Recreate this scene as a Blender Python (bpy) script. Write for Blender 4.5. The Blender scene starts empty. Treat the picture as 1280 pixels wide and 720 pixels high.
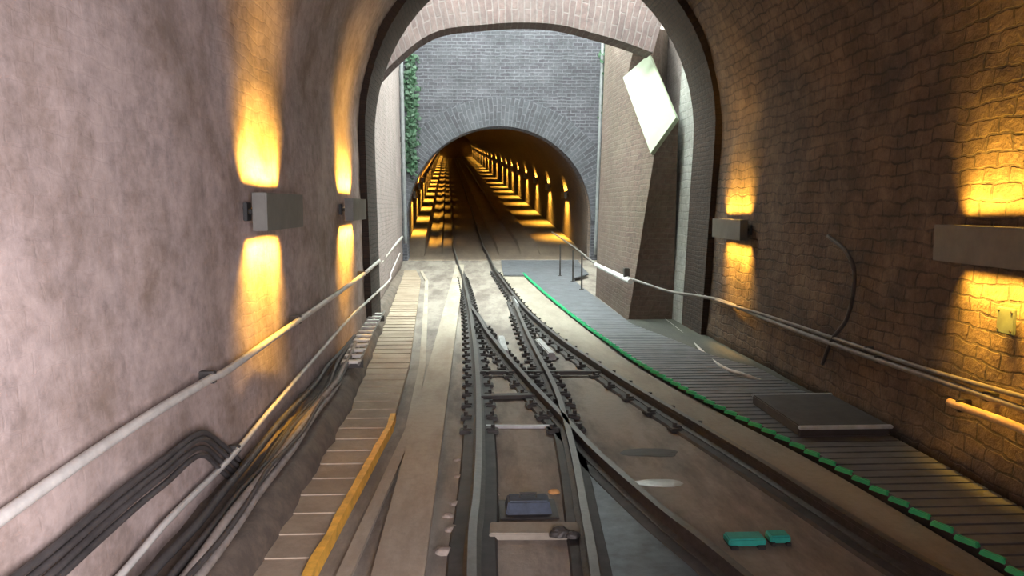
import bpy, bmesh, math, random
from math import sin, cos, pi, sqrt, radians, exp, log
from mathutils import Vector, Matrix, Euler, noise

random.seed(7)
C = bpy.context.scene.collection
SC = bpy.context.scene

# ------------------------------------------------------------------ camera, sky, light, exposure
H = 2.2                                   # eye height above the sloping track bed (the bed is the z = 0 plane)
F = 1000.0                                # focal length in pixels of the 1280 x 720 frame
cam_d = bpy.data.cameras.new('camera')
cam_d.sensor_width = 36.0
cam_d.lens = 36.0 * F / 1280.0
cam_d.clip_end = 600
cam = bpy.data.objects.new('camera', cam_d)
C.objects.link(cam)
cam.location = (0, 0, H)
cam.rotation_euler = (radians(90 - 5.82), 0, radians(-2.85))
SC.camera = cam

SC.view_settings.view_transform = 'Standard'
SC.view_settings.look = 'None'
SC.view_settings.gamma = 1.0
SC.view_settings.use_curve_mapping = False
SC.view_settings.exposure = 0.0

SKY = 22.0
LAMP_W = 52.0
LAMP_SPREAD = 72
LAMP_TILT = 27
world = bpy.data.worlds.new('overcast_sky')
SC.world = world
world.use_nodes = True
world.node_tree.nodes['Background'].inputs[0].default_value = (0.88, 1.0, 0.93, 1)
world.node_tree.nodes['Background'].inputs[1].default_value = SKY


def area_light(name, loc, target, size, power, colour, spread=180):
    d = bpy.data.lights.new(name, 'AREA')
    d.shape = 'RECTANGLE'
    d.size, d.size_y = size
    d.energy = power
    d.color = colour
    d.spread = radians(spread)
    o = bpy.data.objects.new(name, d)
    C.objects.link(o)
    o.location = loc
    o.rotation_euler = (Vector(target) - Vector(loc)).to_track_quat('-Z', 'Y').to_euler()
    return o


# unseen fill light added behind the camera to brighten the near wall
area_light('near_wall_fill', (0.75, -1.7, 1.9), (-1.75, 0.9, 1.25), (1.6, 2.0), 440, (1.0, 0.93, 0.98), 110)
# unseen light added at the car to brighten the bed in front
area_light('bed_fill_light', (0.2, -0.6, 1.5), (0.3, 6.0, 0.0), (1.0, 0.3), 8, (1.0, 0.9, 0.92), 100)

# ------------------------------------------------------------------ pixels to places
_R = Euler(cam.rotation_euler).to_matrix()


def ray(px, py):
    return _R @ Vector(((px - 640) / F, (360 - py) / F, -1.0))


def gnd(px, py, z=0.0):
    r = ray(px, py)
    t = (z - H) / r.z
    return Vector((r.x * t, r.y * t, z))


def aty(px, py, y):
    r = ray(px, py)
    t = y / r.y
    return Vector((r.x * t, y, H + r.z * t))


def atx(px, py, x):
    r = ray(px, py)
    t = x / r.x
    return Vector((x, r.y * t, H + r.z * t))


def soft(t, k):
    t = t / k
    return k * (t if t > 30 else log(1 + exp(t)))


SLOPE, BEND = 0.086, -0.030


def gz(y):                                 # how far the bed rises against its near slope
    return SLOPE * soft(y - 28.0, 1.0)


def gx(y):                                 # how far the line drifts sideways
    return BEND * soft(y - 28.0, 1.5)


def spline(pts, n=10):
    pts = [Vector(p) for p in pts]
    if len(pts) < 3:
        return pts
    P = [2 * pts[0] - pts[1]] + pts + [2 * pts[-1] - pts[-2]]
    out = []
    for i in range(1, len(P) - 2):
        a, b, c, d = P[i - 1], P[i], P[i + 1], P[i + 2]
        for k in range(n):
            t = k / n
            out.append(0.5 * ((2 * b) + (c - a) * t + (2 * a - 5 * b + 4 * c - d) * t * t + (3 * b - a - 3 * c + d) * t ** 3))
    out.append(pts[-1])
    return out


def interp(poly, y):                        # x of a polyline (ordered by y) at y
    for a, b in zip(poly, poly[1:]):
        if a[1] <= y <= b[1]:
            t = (y - a[1]) / max(1e-9, b[1] - a[1])
            return a[0] + (b[0] - a[0]) * t
    return poly[0][0] if y < poly[0][1] else poly[-1][0]


# ------------------------------------------------------------------ materials
def new_mat(name):
    m = bpy.data.materials.new(name)
    m.use_nodes = True
    nt = m.node_tree
    return m, nt, nt.nodes['Principled BSDF']


def N(nt, typ, **kw):
    n = nt.nodes.new(typ)
    for k, v in kw.items():
        if k in n.inputs:
            n.inputs[k].default_value = v
        else:
            setattr(n, k, v)
    return n


def mix(nt, fac, a, b, mode='MIX'):
    n = nt.nodes.new('ShaderNodeMix')
    n.data_type = 'RGBA'
    n.blend_type = mode
    for s, v in ((0, fac), (6, a), (7, b)):
        if hasattr(v, 'links') or hasattr(v, 'is_linked'):
            nt.links.new(v, n.inputs[s])
        else:
            n.inputs[s].default_value = v if s == 0 else (*v, 1) if len(v) == 3 else v
    return n.outputs[2]


def ramp(nt, src, lo, hi, a=0.0, b=1.0):
    n = nt.nodes.new('ShaderNodeMapRange')
    n.inputs[1].default_value, n.inputs[2].default_value = lo, hi
    n.inputs[3].default_value, n.inputs[4].default_value = a, b
    nt.links.new(src, n.inputs[0])
    return n.outputs[0]


def plain(name, col, rough=0.6, metal=0.0, var=0.25, scale=6.0, bump=0.15, emit=None):
    m, nt, b = new_mat(name)
    tc = N(nt, 'ShaderNodeTexCoord')
    nz = N(nt, 'ShaderNodeTexNoise', Scale=scale, Detail=6.0, Roughness=0.65)
    nt.links.new(tc.outputs['Object'], nz.inputs['Vector'])
    f = ramp(nt, nz.outputs['Fac'], 0.3, 0.7)
    c = mix(nt, f, tuple(x * (1 - var) for x in col), tuple(min(1, x * (1 + var)) for x in col))
    nt.links.new(c, b.inputs['Base Color'])
    b.inputs['Roughness'].default_value = rough
    b.inputs['Metallic'].default_value = metal
    if bump:
        bp = N(nt, 'ShaderNodeBump', Strength=bump, Distance=0.02)
        nt.links.new(nz.outputs['Fac'], bp.inputs['Height'])
        nt.links.new(bp.outputs[0], b.inputs['Normal'])
    if emit:
        b.inputs['Emission Color'].default_value = (*emit[0], 1)
        b.inputs['Emission Strength'].default_value = emit[1]
    return m


def brick(name, c1, c2, mortar, bw=0.26, bh=0.075, msize=0.012, stain=(0.03, 0.028, 0.027), stain_amt=0.6,
          pale=None, pale_amt=0.0, bump=0.6, rough=0.85, wobble=0.02, nscale=0.7, contrast=1.0):
    m, nt, b = new_mat(name)
    uv = N(nt, 'ShaderNodeUVMap')
    wob = N(nt, 'ShaderNodeTexNoise', Scale=3.0, Detail=3.0)
    nt.links.new(uv.outputs[0], wob.inputs['Vector'])
    sub = N(nt, 'ShaderNodeVectorMath', operation='SUBTRACT')
    nt.links.new(wob.outputs['Color'], sub.inputs[0])
    sub.inputs[1].default_value = (0.5, 0.5, 0.5)
    sc = N(nt, 'ShaderNodeVectorMath', operation='SCALE')
    nt.links.new(sub.outputs[0], sc.inputs[0])
    sc.inputs['Scale'].default_value = wobble * 4
    add = N(nt, 'ShaderNodeVectorMath', operation='ADD')
    nt.links.new(uv.outputs[0], add.inputs[0])
    nt.links.new(sc.outputs[0], add.inputs[1])
    br = N(nt, 'ShaderNodeTexBrick')
    nt.links.new(add.outputs[0], br.inputs['Vector'])
    br.inputs['Color1'].default_value = (*c1, 1)
    br.inputs['Color2'].default_value = (*c2, 1)
    br.inputs['Mortar'].default_value = (*mortar, 1)
    br.inputs['Scale'].default_value = 1.0
    br.inputs['Mortar Size'].default_value = msize
    br.inputs['Mortar Smooth'].default_value = 0.4
    br.inputs['Brick Width'].default_value = bw
    br.inputs['Row Height'].default_value = bh
    n1 = N(nt, 'ShaderNodeTexNoise', Scale=nscale, Detail=8.0, Roughness=0.7)
    nt.links.new(uv.outputs[0], n1.inputs['Vector'])
    n2 = N(nt, 'ShaderNodeTexNoise', Scale=9.0, Detail=5.0, Roughness=0.7)
    nt.links.new(uv.outputs[0], n2.inputs['Vector'])
    col = mix(nt, 1.0 - contrast, br.outputs['Color'], c1) if contrast < 1 else br.outputs['Color']
    g = ramp(nt, n2.outputs['Fac'], 0.25, 0.75, 0.6, 1.35)
    cmb = N(nt, 'ShaderNodeCombineColor')
    for i in range(3):
        nt.links.new(g, cmb.inputs[i])
    col = mix(nt, 1.0, col, cmb.outputs[0], 'MULTIPLY')
    col = mix(nt, ramp(nt, n1.outputs['Fac'], 0.42, 0.68, 0.0, stain_amt), col, stain)
    if pale:
        n3 = N(nt, 'ShaderNodeTexNoise', Scale=nscale * 1.7, Detail=7.0, Roughness=0.75)
        mp = N(nt, 'ShaderNodeVectorMath', operation='ADD')
        nt.links.new(uv.outputs[0], mp.inputs[0])
        mp.inputs[1].default_value = (13.1, 7.7, 0)
        nt.links.new(mp.outputs[0], n3.inputs['Vector'])
        col = mix(nt, ramp(nt, n3.outputs['Fac'], 0.45, 0.65, 0.0, pale_amt), col, pale)
    nt.links.new(col, b.inputs['Base Color'])
    b.inputs['Roughness'].default_value = rough
    hsum = N(nt, 'ShaderNodeMath', operation='MULTIPLY_ADD')
    nt.links.new(br.outputs['Fac'], hsum.inputs[0])
    hsum.inputs[1].default_value = -0.8
    nt.links.new(n2.outputs['Fac'], hsum.inputs[2])
    bp = N(nt, 'ShaderNodeBump', Strength=bump, Distance=0.03)
    nt.links.new(hsum.outputs[0], bp.inputs['Height'])
    nt.links.new(bp.outputs[0], b.inputs['Normal'])
    return m


M = {}
M['near_wall'] = brick('worn pinkish plaster over brick', (0.35, 0.28, 0.26), (0.31, 0.245, 0.225), (0.325, 0.255, 0.235), bh=0.09, bw=0.28, msize=0.008,
                       stain=(0.17, 0.115, 0.08), stain_amt=0.8, pale=(0.52, 0.42, 0.39), pale_amt=0.6, bump=0.14, contrast=0.2, wobble=0.03, nscale=0.9)
M['vault'] = brick('sooty brown vault brick', (0.115, 0.075, 0.053), (0.08, 0.053, 0.042), (0.058, 0.043, 0.036), bw=0.24, bh=0.075, msize=0.012,
                   stain=(0.05, 0.042, 0.04), stain_amt=0.7, pale=(0.20, 0.135, 0.09), pale_amt=0.5, bump=0.7, wobble=0.025, nscale=1.2)
M['stone'] = brick('rough rubble stone', (0.115, 0.076, 0.05), (0.078, 0.052, 0.038), (0.036, 0.026, 0.022), bw=0.30, bh=0.125, msize=0.012,
                   stain=(0.05, 0.042, 0.038), stain_amt=0.75, pale=(0.26, 0.185, 0.12), pale_amt=0.45, bump=0.8, wobble=0.035, nscale=1.1)
M['portal_brick'] = brick('blue grey portal brick', (0.066, 0.064, 0.076), (0.044, 0.038, 0.05), (0.11, 0.112, 0.13), bw=0.34, bh=0.115, msize=0.018,
                          stain=(0.028, 0.029, 0.035), stain_amt=0.75, pale=(0.12, 0.12, 0.138), pale_amt=0.4, bump=0.7)
M['voussoir'] = brick('grey arch brick', (0.066, 0.068, 0.08), (0.046, 0.043, 0.053), (0.105, 0.107, 0.123), bw=0.48, bh=0.13, msize=0.018,
                      stain=(0.033, 0.034, 0.04), stain_amt=0.6, pale=(0.118, 0.12, 0.136), pale_amt=0.4)
M['red_arch'] = brick('reddish arch brick', (0.082, 0.05, 0.047), (0.06, 0.036, 0.035), (0.105, 0.083, 0.08), bw=0.5, bh=0.12, msize=0.016,
                      stain=(0.04, 0.03, 0.03), stain_amt=0.6, pale=(0.11, 0.085, 0.082), pale_amt=0.45)
M['cut_wall'] = brick('pale pinkish cut wall', (0.30, 0.235, 0.225), (0.26, 0.205, 0.195), (0.23, 0.195, 0.185), bh=0.1, bw=0.3, stain=(0.17, 0.15, 0.14),
                      stain_amt=0.5, pale=(0.36, 0.31, 0.30), pale_amt=0.5, contrast=0.6)
M['buttress'] = brick('brown pink buttress brick', (0.15, 0.10, 0.083), (0.12, 0.08, 0.067), (0.135, 0.108, 0.088), bh=0.1, bw=0.28, stain=(0.09, 0.092, 0.055),
                      stain_amt=0.4, pale=(0.21, 0.17, 0.135), pale_amt=0.4, contrast=0.8)
M['grey_pier'] = brick('grey pier render', (0.30, 0.30, 0.28), (0.26, 0.26, 0.245), (0.22, 0.22, 0.2), bh=0.14, bw=0.4, stain=(0.13, 0.13, 0.12),
                       stain_amt=0.6, pale=(0.4, 0.4, 0.38), pale_amt=0.4, contrast=0.6)
M['far_vault'] = brick('dark far vault brick', (0.13, 0.085, 0.06), (0.10, 0.065, 0.05), (0.07, 0.055, 0.045), stain_amt=0.5, bump=0.6)
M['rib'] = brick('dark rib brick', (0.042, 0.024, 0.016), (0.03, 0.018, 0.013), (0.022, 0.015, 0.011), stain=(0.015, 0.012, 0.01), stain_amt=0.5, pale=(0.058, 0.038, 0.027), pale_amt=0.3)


def concrete(name, col, dirt, dirt_amt=0.6, rough=0.75, stretch=0.25, scale=1.6):
    m, nt, b = new_mat(name)
    tc = N(nt, 'ShaderNodeTexCoord')
    mp = N(nt, 'ShaderNodeMapping')
    nt.links.new(tc.outputs['Object'], mp.inputs['Vector'])
    mp.inputs['Scale'].default_value = (1.0, stretch, 1.0)
    n1 = N(nt, 'ShaderNodeTexNoise', Scale=scale, Detail=9.0, Roughness=0.7)
    nt.links.new(mp.outputs[0], n1.inputs['Vector'])
    n2 = N(nt, 'ShaderNodeTexNoise', Scale=14.0, Detail=6.0, Roughness=0.7)
    nt.links.new(tc.outputs['Object'], n2.inputs['Vector'])
    c = mix(nt, ramp(nt, n1.outputs['Fac'], 0.43, 0.60, 0, dirt_amt), col, dirt)
    c = mix(nt, ramp(nt, n2.outputs['Fac'], 0.45, 0.75, 0, 0.5), c, tuple(x * 0.6 for x in col))
    nt.links.new(c, b.inputs['Base Color'])
    b.inputs['Roughness'].default_value = rough
    bp = N(nt, 'ShaderNodeBump', Strength=0.3, Distance=0.02)
    nt.links.new(n2.outputs['Fac'], bp.inputs['Height'])
    nt.links.new(bp.outputs[0], b.inputs['Normal'])
    return m


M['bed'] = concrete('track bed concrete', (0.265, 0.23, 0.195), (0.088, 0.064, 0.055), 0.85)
M['beam'] = concrete('pale concrete beam', (0.38, 0.33, 0.265), (0.21, 0.155, 0.115), 0.55, scale=2.2)
M['stair'] = concrete('stair concrete', (0.35, 0.28, 0.21), (0.21, 0.145, 0.10), 0.55, stretch=1.0)
M['kerb'] = concrete('kerb concrete', (0.28, 0.245, 0.195), (0.14, 0.11, 0.088), 0.5)
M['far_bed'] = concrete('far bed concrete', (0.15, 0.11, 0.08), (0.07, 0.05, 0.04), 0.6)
M['ledge'] = concrete('dark rubble ledge', (0.15, 0.115, 0.09), (0.06, 0.048, 0.042), 0.7, stretch=1.0, scale=3.5)
M['gutter'] = concrete('mossy dark gutter', (0.07, 0.07, 0.055), (0.03, 0.03, 0.028), 0.7)
M['yellow'] = plain('yellow edge strip', (0.78, 0.42, 0.06), 0.6, var=0.3, scale=9)
M['rail'] = plain('worn steel rail', (0.05, 0.043, 0.04), 0.5, 0.3, var=0.4, scale=20, bump=0.1)
M['rail_top'] = plain('polished rail head', (0.13, 0.125, 0.12), 0.4, 0.6, var=0.2, scale=20, bump=0.03)
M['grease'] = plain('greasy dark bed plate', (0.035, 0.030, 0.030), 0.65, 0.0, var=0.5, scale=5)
M['clip'] = plain('dark rail clip', (0.05, 0.045, 0.042), 0.6, 0.3)
M['steel_blue'] = plain('wet bluish steel sheet', (0.075, 0.085, 0.10), 0.4, 0.5, var=0.5, scale=7)
M['block'] = plain('pale steel guide', (0.42, 0.42, 0.42), 0.4, 0.6)
M['deck'] = plain('dark grey deck slat', (0.115, 0.12, 0.135), 0.6, 0.2, var=0.3, scale=4)
M['green'] = plain('bright green edge paint', (0.02, 0.42, 0.17), 0.45, var=0.2)
M['teal'] = plain('teal painted metal', (0.03, 0.36, 0.30), 0.5, var=0.3)
M['pipe'] = plain('pale grey pipe', (0.55, 0.53, 0.50), 0.45, 0.2, var=0.2)
M['pipe_dark'] = plain('dull grey pipe', (0.17, 0.155, 0.145), 0.5, 0.2, var=0.3)
M['cable'] = plain('black cable sheath', (0.05, 0.045, 0.045), 0.55, var=0.4)
M['cable_grey'] = plain('grey dusty cable', (0.24, 0.21, 0.19), 0.6, var=0.4)
M['lamp_shell'] = plain('grey lamp casing', (0.14, 0.135, 0.12), 0.55, 0.3, var=0.15)
M['lamp_arm'] = plain('black lamp bracket', (0.03, 0.03, 0.03), 0.6, 0.3)
M['bulb'] = plain('glowing amber tube', (1.0, 0.7, 0.2), 0.4, bump=0, emit=((1.0, 0.55, 0.10), 6.0))
M['slab'] = plain('pale greenish slab', (0.24, 0.275, 0.195), 0.7, var=0.10, scale=2, bump=0.1)  # one pale greenish tone over the whole slab
M['ivy'] = plain('ivy leaf green', (0.02, 0.055, 0.026), 0.6, var=0.6, scale=3)
M['plate'] = plain('greenish tin plate', (0.10, 0.13, 0.10), 0.7, 0.0)
M['lamplit_bar'] = plain('lamp tinted rail tube', (0.72, 0.46, 0.20), 0.4, 0.1)  # amber lamp light is put into the tube's colour
M['reflection_strip'] = plain('pale reflection strip', (0.62, 0.66, 0.70), 0.4, 0.4)  # pale tone of a window reflection, given to solid strips
M['reflection_base'] = plain('dark reflection base', (0.06, 0.055, 0.055), 0.7, var=0.3)  # dark body under the reflection strips
M['orange_cone'] = plain('rusty orange stone', (0.55, 0.28, 0.10), 0.8)
M['rubble'] = plain('grey rubble', (0.26, 0.22, 0.19), 0.9, var=0.5)


# ------------------------------------------------------------------ mesh builder
class MB:
    def __init__(self):
        self.v, self.f, self.uv, self.mi = [], [], [], []

    def face(self, pts, uvs=None, mi=0):
        b = len(self.v)
        self.v += [tuple(p) for p in pts]
        self.f.append(tuple(range(b, b + len(pts))))
        self.uv.append(uvs or [(p[0] + p[1], p[2]) for p in pts])
        self.mi.append(mi)

    def grid(self, fn, nu, nv, uvfn=None, flip=False, mi=0):
        b = len(self.v)
        for j in range(nv + 1):
            for i in range(nu + 1):
                self.v.append(tuple(fn(i / nu, j / nv)))
        for j in range(nv):
            for i in range(nu):
                q = [(i, j), (i + 1, j), (i + 1, j + 1), (i, j + 1)]
                if flip:
                    q.reverse()
                self.f.append(tuple(b + jj * (nu + 1) + ii for ii, jj in q))
                self.uv.append([uvfn(ii / nu, jj / nv) if uvfn else (ii / nu, jj / nv) for ii, jj in q])
                self.mi.append(mi)

    def box(self, c, s, rot=None, taper=(1, 1), bev=0.0):
        sx, sy, sz = s[0] / 2, s[1] / 2, s[2] / 2
        R = rot if rot is not None else Matrix.Identity(3)
        c = Vector(c)
        def P(x, y, z):
            k = taper if z > 0 else (1, 1)
            return c + R @ Vector((x * sx * k[0], y * sy * k[1], z * sz))
        if bev <= 0:
            p = [P(x, y, z) for z in (-1, 1) for x, y in ((-1, -1), (1, -1), (1, 1), (-1, 1))]
            for q in ((3, 2, 1, 0), (4, 5, 6, 7), (0, 1, 5, 4), (1, 2, 6, 5), (2, 3, 7, 6), (3, 0, 4, 7)):
                self.face([p[i] for i in q])
            return
        bm = bmesh.new()
        bmesh.ops.create_cube(bm, size=1.0)
        for v in bm.verts:
            v.co = Vector((v.co.x * s[0], v.co.y * s[1], v.co.z * s[2]))
            if v.co.z > 0:
                v.co.x *= taper[0]
                v.co.y *= taper[1]
        bmesh.ops.bevel(bm, geom=bm.edges[:], offset=bev, segments=2, affect='EDGES')
        b = len(self.v)
        bm.verts.index_update()
        self.v += [tuple(c + R @ v.co) for v in bm.verts]
        for f in bm.faces:
            self.f.append(tuple(b + v.index for v in f.verts))
            self.uv.append([(v.co.x + v.co.y, v.co.z) for v in f.verts])
            self.mi.append(0)
        bm.free()

    def tube(self, pts, r, n=8, caps=True):
        pts = [Vector(p) for p in pts]
        b = len(self.v)
        up0 = Vector((0, 0, 1))
        for i, p in enumerate(pts):
            d = (pts[min(i + 1, len(pts) - 1)] - pts[max(i - 1, 0)]).normalized()
            u = up0 if abs(d.z) < 0.95 else Vector((1, 0, 0))
            a = d.cross(u).normalized()
            e = a.cross(d).normalized()
            rr = r(i / max(1, len(pts) - 1)) if callable(r) else r
            for k in range(n):
                t = 2 * pi * k / n
                self.v.append(tuple(p + a * (rr * cos(t)) + e * (rr * sin(t))))
        for i in range(len(pts) - 1):
            for k in range(n):
                k2 = (k + 1) % n
                self.f.append((b + i * n + k, b + i * n + k2, b + (i + 1) * n + k2, b + (i + 1) * n + k))
                self.uv.append([(0, 0)] * 4)
                self.mi.append(0)
        if caps:
            self.f.append(tuple(b + k for k in range(n - 1, -1, -1)))
            self.f.append(tuple(b + (len(pts) - 1) * n + k for k in range(n)))
            self.uv += [[(0, 0)] * n] * 2
            self.mi += [0, 0]

    def sweep(self, pts, prof, mi_of=None):
        """sweep a closed profile of (side, up) along a path that stays roughly level"""
        pts = [Vector(p) for p in pts]
        b, n = len(self.v), len(prof)
        L = 0
        for i, p in enumerate(pts):
            d = pts[min(i + 1, len(pts) - 1)] - pts[max(i - 1, 0)]
            a = Vector((d.y, -d.x, 0)).normalized()
            for s, u in prof:
                self.v.append(tuple(p + a * s + Vector((0, 0, u))))
        for i in range(len(pts) - 1):
            for k in range(n):
                k2 = (k + 1) % n
                self.f.append((b + i * n + k, b + (i + 1) * n + k, b + (i + 1) * n + k2, b + i * n + k2))
                self.uv.append([(0, 0)] * 4)
                self.mi.append(mi_of(k) if mi_of else 0)
        self.f.append(tuple(b + k for k in range(n)))
        self.f.append(tuple(b + (len(pts) - 1) * n + k for k in range(n - 1, -1, -1)))
        self.uv += [[(0, 0)] * n] * 2
        self.mi += [0, 0]

    def build(self, name, mat, parent=None, smooth=False, merge=False):
        me = bpy.data.meshes.new(name)
        me.from_pydata(self.v, [], self.f)
        uvl = me.uv_layers.new(name='UVMap')
        k = 0
        for q in self.uv:
            for p in q:
                uvl.data[k].uv = p
                k += 1
        mats = mat if isinstance(mat, (list, tuple)) else [mat]
        for mm in mats:
            me.materials.append(mm)
        me.polygons.foreach_set('material_index', self.mi)
        if smooth:
            me.polygons.foreach_set('use_smooth', [True] * len(me.polygons))
        if merge:
            bm = bmesh.new()
            bm.from_mesh(me)
            bmesh.ops.remove_doubles(bm, verts=bm.verts, dist=1e-4)
            bmesh.ops.recalc_face_normals(bm, faces=bm.faces)
            bm.to_mesh(me)
            bm.free()
        o = bpy.data.objects.new(name, me)
        C.objects.link(o)
        if parent:
            o.parent = parent
        return o


def tag(o, label, cat, group=None, kind=None):
    o['label'], o['category'] = label, cat
    if group:
        o['group'] = group
    if kind:
        o['kind'] = kind
    return o


def struct(o, label=None):
    o['kind'] = 'structure'
    if label:
        o['label'] = label
    return o


def empty(name, loc, label, cat, group=None, rz=0.0):
    o = bpy.data.objects.new(name, None)
    o.empty_display_size = 0.1
    C.objects.link(o)
    o.location = loc
    o.rotation_euler = (0, 0, rz)
    return tag(o, label, cat, group)


def solid(o, t):
    m = o.modifiers.new('thickness', 'SOLIDIFY')
    m.thickness, m.offset = t, -1.0
    return o


def fbm(p, s, amp):
    q = Vector(p) * s
    return amp * (noise.noise(q) + 0.5 * noise.noise(q * 2.1) + 0.25 * noise.noise(q * 4.3))


# ------------------------------------------------------------------ the near tunnel
XL, XR, SPR, RISE = -1.75, 3.95, 3.30, 3.05
XC, HW = (XL + XR) / 2, (XR - XL) / 2
Y0, Y1 = -8.0, 14.4


def yend(z):
    return Y1 - 0.16 * max(0.0, z)


A_L, A_R = radians(128), radians(38)        # where the side linings end on the vault


def lining_pos(s):
    """a point of the cross-section and its inward normal, s metres from the foot of the near wall"""
    LV = pi * (HW + RISE) / 2
    if s < SPR:
        return XL, s, (1, 0)
    if s > SPR + LV:
        return XR, max(0.0, 2 * SPR + LV - s), (-1, 0)
    a = pi * (1 - (s - SPR) / LV)
    return XC + HW * cos(a), SPR + RISE * sin(a), (-cos(a), -sin(a))


def lining(kind, amp, step=0.16):
    """one grid over a stretch of the lining's cross-section; normals look inward"""
    mb = MB()
    nv = int((Y1 - Y0) / step)
    LV = pi * (HW + RISE) / 2
    sL, sR, sE = SPR + LV * (1 - A_L / pi), SPR + LV * (1 - A_R / pi), 2 * SPR + LV
    s0, s1 = {'left': (0, sL), 'top': (sL, sR), 'right': (sR, sE)}[kind]

    def fn(u, v):
        x, z, n = lining_pos(s0 + (s1 - s0) * u)
        y = Y0 + (yend(z) - Y0) * v
        d = fbm((x, y, z), 0.9, amp) + fbm((x + 9, y, z), 3.1, amp * 0.5)
        return x + n[0] * d, y, z + n[1] * d

    mb.grid(fn, int((s1 - s0) / step), nv, lambda u, v: (Y0 + (Y1 - Y0) * v, s0 + (s1 - s0) * u), flip=True)
    return mb


solid(struct(lining('left', 0.03).build('wall_left', M['near_wall'], smooth=True)), 0.5)
solid(struct(lining('top', 0.04).build('ceiling', M['vault'], smooth=True)), 0.5)
solid(struct(lining('right', 0.035).build('wall_right', M['stone'], smooth=True)), 0.2)
mb = MB()
mb.box((XC, Y0 - 0.15, 2.9), (HW * 2 + 1.2, 0.3, 6.4))  # unseen end wall, added to keep sky light out of the tunnel
struct(mb.build('back_sky_blocker', M['vault']))


def rib(y0, y1, inset, name, mat):
    """a brick rib that follows the lining"""
    prof = []
    for k in range(8):
        prof.append((XL, SPR * k / 8))
    for k in range(33):
        a = pi * (1 - k / 32)
        prof.append((XC + HW * cos(a), SPR + RISE * sin(a)))
    for k in range(1, 9):
        prof.append((XR, SPR * (1 - k / 8)))
    inn = [(XC + (x - XC) * (1 - inset / HW), z if z < SPR else SPR + (z - SPR) * (1 - inset / RISE)) for x, z in prof]
    out = [(XC + (x - XC) * (1 + 0.06 / HW), z if z < SPR else SPR + (z - SPR) * (1 + 0.06 / RISE)) for x, z in prof]
    mb = MB()
    s = 0
    for i in range(len(prof) - 1):
        def P(q, y):
            return (q[0], y - 0.16 * q[1], q[1])
        a, b, c, d = inn[i], inn[i + 1], out[i], out[i + 1]
        l = sqrt((a[0] - b[0]) ** 2 + (a[1] - b[1]) ** 2)
        mb.face([P(a, y0), P(a, y1), P(b, y1), P(b, y0)], [(0, s), (y1 - y0, s), (y1 - y0, s + l), (0, s + l)])
        mb.face([P(c, y0), P(a, y0), P(b, y0), P(d, y0)], [(0, s), (inset, s), (inset, s + l), (0, s + l)])
        mb.face([P(a, y1), P(c, y1), P(d, y1), P(b, y1)], [(0, s), (inset, s), (inset, s + l), (0, s + l)])
        s += l
    return struct(mb.build(name, mat))


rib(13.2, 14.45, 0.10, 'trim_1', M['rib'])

# ------------------------------------------------------------------ the bed between the tunnels
mb = MB()
mb.grid(lambda u, v: (-2.9 + 8.6 * u, Y0 + (30 - Y0) * v, gz(Y0 + (30 - Y0) * v) + fbm((u * 8.6, v * 38, 0), 1.3, 0.006)), 60, 240)
struct(solid(mb.build('floor', M['bed'], smooth=True), 0.3))

LEDGE = [gnd(330, 720), gnd(440, 520), gnd(463, 460), gnd(485, 400), gnd(503, 352)]
LEDGE = [(LEDGE[0][0], -6)] + [(p.x, p.y) for p in LEDGE] + [(-2.2, 27.0)]


def left_line(y):                           # wall line on the cable side
    return XL if y < 15 else XL - 0.05 - (y - 15) * 0.05


mb = MB()
ny = 150
def ledge_fn(u, v):
    y = -6 + 33 * v
    xe = interp(LEDGE, y)
    xw = left_line(y) - 0.05
    hh = 0.26 if y < 15 else 0.26 - 0.015 * (y - 15)
    prof = [(xe, -0.02), (xe - 0.02, hh * 0.55), (xe - 0.1, hh * 0.95), (xe + (xw - xe) * 0.5, hh), (xw, hh * 1.15)]
    k = u * 4
    i = min(3, int(k))
    t = k - i
    x = prof[i][0] + (prof[i + 1][0] - prof[i][0]) * t
    z = prof[i][1] + (prof[i + 1][1] - prof[i][1]) * t
    return x + fbm((x, y, z), 2.3, 0.03), y, z + fbm((x, y, z + 5), 2.7, 0.03)
mb.grid(ledge_fn, 12, ny, lambda u, v: (u, v * 33), flip=True)
struct(mb.build('trim_2', M['ledge'], smooth=True))


# the stair beside the cable ledge
def yp(px, py, z=0.0):
    p = gnd(px, py, z)
    return (p.x, p.y)


STAIR_R = [(-0.93, -2.0), yp(395, 720), yp(490, 540), yp(512, 460), yp(520, 400), yp(526, 352), (-1.95, 27.5)]
mb = MB()
y = 1.5
while y < 27:
    L = 0.36
    a0, a1 = interp(LEDGE, y) - 0.08, interp(LEDGE, y + L) - 0.08
    b0, b1 = interp(STAIR_R, y), interp(STAIR_R, y + L)
    z0, z1 = 0.074, 0.064
    P = [(a0, y, z0), (b0, y, z0), (b1, y + L, z1), (a1, y + L, z1)]
    Q = [(p[0], p[1], -0.02) for p in P]
    mb.face(P)
    mb.face([Q[0], Q[1], P[1], P[0]])
    mb.face([Q[1], Q[2], P[2], P[1]])
    mb.face([Q[2], Q[3], P[3], P[2]])
    y += L
st = struct(mb.build('trim_3', M['stair']))
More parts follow.
